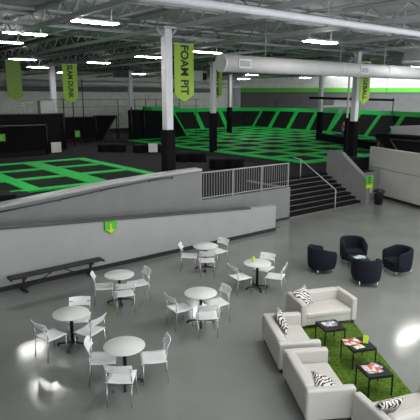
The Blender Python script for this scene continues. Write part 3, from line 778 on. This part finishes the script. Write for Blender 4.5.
def on_sofa(k, lx, ly, z):
    (x, y), deg, _ = sofas[k]; a = R(deg-90)
    return (x+lx*math.cos(a)-ly*math.sin(a), y+lx*math.sin(a)+ly*math.cos(a), z)
p = on_sofa(0, 0.44, -0.07, 0.60); pillow(*p, -112+22, 30, 8, 'black and white zebra cushion on the far sofa, in its left corner')
p = on_sofa(1, -0.36, -0.07, 0.60); pillow(*p, -31-14, 28, -6, 'black and white zebra cushion on the farther side sofa')
p = on_sofa(2, 0.30, 0.04, 0.47); pillow(*p, -31-20, 62, 14, 'black and white zebra cushion lying on the nearer side sofa')
p = on_sofa(3, -0.42, -0.02, 0.56); pillow(*p, 71, 30, 5, 'black and white zebra cushion behind the near sofa backrest')

# rug
A = Vector((9.42, 6.56)); dr = Vector((-0.555, -0.832)); lf = Vector((-0.832, 0.555))
B_ = A+dr*3.35; L_ = 1.50
c = [A, B_, B_+lf*L_, A+lf*L_]
rug = MB(); N1, N2 = 120, 60
vs = []
for i in range(N1+1):
    for j in range(N2+1):
        p = A+dr*(3.35*i/N1)+lf*(L_*j/N2)
        vs.append((p.x+random.uniform(-.008, .008), p.y+random.uniform(-.008, .008), 0.012+random.uniform(0, .022)))
fs = []
for i in range(N1):
    for j in range(N2):
        a = i*(N2+1)+j; fs.append((a, a+1, a+N2+2, a+N2+1))
rug.add(vs, fs, True); rug.prism([(p.x, p.y) for p in c], 0.0, 0.013, 'z')
o = rug.build('rug', M['grass']); tag(o, 'shaggy grass green rug under the three black side tables', 'rug')

def side_table(x, y, h, s, deg, lb, z0=0.0):
    t = thing('side_table', (x, y, z0), R(deg), lb, 'table'); q = s/2
    MB().box(-q, q, -q, q, h-0.05, h).build('tabletop', M['blacktable'], t, bevel=0.006)
    for sx in (-1, 1):
        for sy in (-1, 1): MB().box(sx*(q-0.012)-0.0105, sx*(q-0.012)+0.0105, sy*(q-0.012)-0.0105, sy*(q-0.012)+0.0105, 0, h-0.05).build('leg', M['blacktable'], t)
    return t
side_table(8.19, 6.27, 0.41, 0.47, -24, 'black square side table nearest the far sofa, one grey magazine pile on it', 0.012)
side_table(7.95, 5.39, 0.41, 0.50, -25, 'black square side table in the middle of the rug, with the lime card', 0.012)
side_table(7.36, 4.63, 0.41, 0.47, -26, 'black square side table nearest the camera, with red printed magazines', 0.012)
def mag(x, y, z, w, h, deg, m, lb, th=0.008):
    t = MB().box(-w/2, w/2, -h/2, h/2, 0, th).build('magazine', m); t.location = (x, y, z); t.rotation_euler = (0, 0, R(deg))
    return tag(t, lb, 'magazine')
zt = 0.422
mag(8.20, 6.30, zt, 0.30, 0.22, -20, M['mag1'], 'grey and white magazine lying flat at the bottom of the far table pile')
mag(8.22, 6.29, zt+0.008, 0.28, 0.20, 6, M['mag1'], 'grey and white magazine on top of the far table pile')
mag(7.87, 5.51, zt, 0.30, 0.24, -38, M['mag2'], 'colourful magazine at the left of the middle table, lower one')
mag(7.93, 5.50, zt+0.008, 0.24, 0.22, -12, M['mag2'], 'colourful magazine at the left of the middle table, upper one')
mag(7.84, 5.30, zt, 0.20, 0.12, -15, M['flyer'], 'small green and white flyer on the near side of the middle table', 0.003)
mag(7.33, 4.66, zt, 0.30, 0.27, -25, M['mag3'], 'red and white magazine at the bottom of the nearest table pile')
mag(7.38, 4.66, zt+0.008, 0.28, 0.22, 8, M['mag3'], 'red and white magazine spread on top of the nearest table pile')
cd = MB().quadslab((-0.05, 0.03, 0), (0.05, 0.03, 0), (0.05, 0, 0.15), (-0.05, 0, 0.15), (0, -0.003, 0)).quadslab((-0.05, -0.035, 0), (0.05, -0.035, 0), (0.05, -0.003, 0.15), (-0.05, -0.003, 0.15), (0, 0.003, 0)).build('table_card', M['limecard'])
cd.location = (8.09, 5.33, zt); cd.rotation_euler = (0, 0, R(-60)); tag(cd, 'folded lime green card standing on the middle black table', 'card')

# armchairs
def make_armchair():
    t = thing('tub_armchair', (0, 0, 0), 0, 'x', 'armchair', 'navy tub armchairs')
    # U shaped shell open to +Y
    path = []
    n = 18
    path.append((0.375, 0.33)); path.append((0.385, 0.2)); path.append((0.385, 0.05))
    for i in range(1, n):
        a = -PI*i/n; path.append((0.385*math.cos(a), 0.0+0.36*math.sin(a)))
    path += [(-0.385, 0.05), (-0.385, 0.2), (-0.375, 0.33)]
    k = len(path); vs = []; rings = []
    th = 0.115
    for i, (x, y) in enumerate(path):
        p = Vector((x, y)); q = Vector(path[min(i+1, k-1)])-Vector(path[max(i-1, 0)]); q.normalize()
        nrm = Vector((q.y, -q.x)); nrm = -nrm if nrm.dot(p-Vector((0, 0.1))) > 0 else nrm   # inward
        back = max(0.0, min(1.0, (0.30-y)/0.55)); back = back*back*(3-2*back)
        top = 0.66+0.11*back
        o_ = lambda f, z, sc=1.0: ((p.x+nrm.x*th*f)*sc, (p.y+nrm.y*th*f)*sc, z)
        rings.append([o_(0, 0.11, 0.90), o_(0, 0.30, 0.97), o_(0, top-0.06), o_(0.12, top-0.015), o_(0.5, top), o_(0.88, top-0.015), o_(1, top-0.06), o_(1, 0.30, .98), o_(1, 0.11, 0.90)])
    m = len(rings[0])
    for r in rings: vs += r
    fs = []
    for i in range(k-1):
        for j in range(m): a = i*m+j; b2 = i*m+(j+1) % m; fs.append((a, b2, b2+m, a+m))
    fs.append(tuple(range(m))[::-1]); fs.append(tuple(range((k-1)*m, k*m)))
    o = MB().add(vs, fs, True).build('shell', M['navy'], t)
    md = o.modifiers.new('s', 'SUBSURF'); md.levels = 1; md.render_levels = 1
    pts = [(0.24, 0.32), (0.25, 0.0), (0.18, -0.19), (0, -0.24), (-0.18, -0.19), (-0.25, 0.0), (-0.24, 0.32)]
    MB().prism([(x*1.05, y) for x, y in pts], 0.12, 0.30, 'z').build('seat_base', M['navy'], t, bevel=0.02)
    MB().prism([(x*1.08, y*1.03+0.005) for x, y in pts], 0.30, 0.42, 'z').build('seat_cushion', M['navy'], t, bevel=0.035, seg=4)
    for sx in (-1, 1):
        for y in (0.24, -0.22): MB().tube((sx*0.22, y, 0.15), (sx*0.23, y*1.05, 0), 0.02, 10, 0.016).build('leg', M['chrome'], t)
    return t
ac = [((11.65, 9.42), -15, 'navy tub armchair on the left of the group, facing right'),
      ((13.16, 9.38), -130, 'navy tub armchair at the back of the group, facing the camera'),
      ((11.81, 7.90), 48, 'navy tub armchair in front of the group, its back to the camera'),
      ((13.38, 7.88), 160, 'navy tub armchair on the right of the group, facing left')]
a0 = make_armchair()
for i, ((x, y), deg, lb) in enumerate(ac):
    a = a0 if i == 0 else copy_tree(a0)
    place(a, (x, y, 0), R(deg-90), lb); a.scale = (1.07, 1.07, 1.03)
side_table(12.60, 8.72, 0.42, 0.52, -40, 'black square side table in the middle of the navy armchairs')
mag(12.60, 8.72, 0.422, 0.32, 0.24, -25, M['mag4'], 'blue and white magazine at the bottom on the armchair table')
mag(12.64, 8.73, 0.430, 0.28, 0.22, 5, M['mag4'], 'blue and white magazine on top on the armchair table')

# ---------------------------------------------------------------- distant person
def add_skin_layer(me):
    bm = bmesh.new(); bm.from_mesh(me); bm.verts.layers.skin.verify(); bm.to_mesh(me); bm.free()
def figure(name, verts, edges, radii, m, parent=None, root=0):
    me = bpy.data.meshes.new(name); me.from_pydata(verts, edges, []); me.materials.append(m)
    add_skin_layer(me)
    o = bpy.data.objects.new(name, me); C.objects.link(o)
    if parent: o.parent = parent
    for i, r in enumerate(radii):
        sv = me.skin_vertices[0].data[i]; sv.radius = r if isinstance(r, tuple) else (r, r); sv.use_root = (i == root)
    sk = o.modifiers.new('skin', 'SKIN'); sk.use_smooth_shade = True
    ss = o.modifiers.new('s', 'SUBSURF'); ss.levels = 2; ss.render_levels = 2
    return o
pt = thing('person', (38.1, 28.9, DK+0.06), R(10), 'small distant person in a red top and blue trousers standing on the court', 'person')
V = [(0, 0, .92), (0, 0, 1.15), (0, 0, 1.38), (0, 0, 1.50), (0, -0.01, 1.60), (0, 0, 1.70),
     (.19, 0, 1.38), (.24, 0, 1.12), (.25, -.08, .88), (.26, -.11, .80), (-.19, 0, 1.38), (-.24, 0, 1.12), (-.25, -.08, .88), (-.26, -.11, .80),
     (.10, 0, .84), (.12, -.02, .48), (.13, 0, .09), (.13, -.15, .04), (-.10, 0, .84), (-.12, .02, .48), (-.13, .05, .09), (-.13, -.1, .04)]
E_ = [(0,1),(1,2),(2,3),(3,4),(4,5),(2,6),(6,7),(7,8),(8,9),(2,10),(10,11),(11,12),(12,13),(0,14),(14,15),(15,16),(16,17),(0,18),(18,19),(19,20),(20,21)]
Rr = [(.15,.11),(.13,.1),(.15,.1),.055,.10,.08,.06,.045,.035,.03,.06,.045,.035,.03,.09,.06,.04,.04,.09,.06,.04,.04]
figure('body', V, E_, Rr, M['skin'], pt)
si = [0,1,2,6,7,10,11]; mp = {v: i for i, v in enumerate(si)}
figure('red_top', [V[i] for i in si], [(mp[a], mp[b]) for a, b in E_ if a in mp and b in mp], [(.17,.13),(.155,.12),(.17,.12),.08,.065,.08,.065], M['redcloth'], pt)
si = [0,14,15,16,18,19,20]; mp = {v: i for i, v in enumerate(si)}
figure('trousers', [V[i] for i in si], [(mp[a], mp[b]) for a, b in E_ if a in mp and b in mp], [(.165,.125),.105,.08,.065,.105,.08,.065], M['bluecloth'], pt)
MB().lathe([(0.0, 1.60), (0.09, 1.62), (0.11, 1.68), (0.08, 1.77), (0.0, 1.80)], 16, (0, 0.03, 0)).build('hair', M['hair'], pt)

# ---------------------------------------------------------------- world, camera
w = bpy.data.worlds.new('W'); bpy.context.scene.world = w; w.use_nodes = True
bg = w.node_tree.nodes['Background']; bg.inputs['Color'].default_value = (0.92, 0.96, 1.0, 1); bg.inputs['Strength'].default_value = 1.5
cam = bpy.data.cameras.new('camera'); co = bpy.data.objects.new('camera', cam); C.objects.link(co)
cam.sensor_width = 36; cam.lens = 36*510/420; cam.clip_end = 300
co.location = (0, 0, 5.1); co.rotation_euler = (R(90-12.4), 0, R(-38.3))
sc = bpy.context.scene; sc.camera = co
sc.view_settings.view_transform = 'Standard'; sc.view_settings.look = 'None'
sc.view_settings.exposure = 0.65; sc.view_settings.gamma = 1.0; sc.view_settings.use_curve_mapping = False
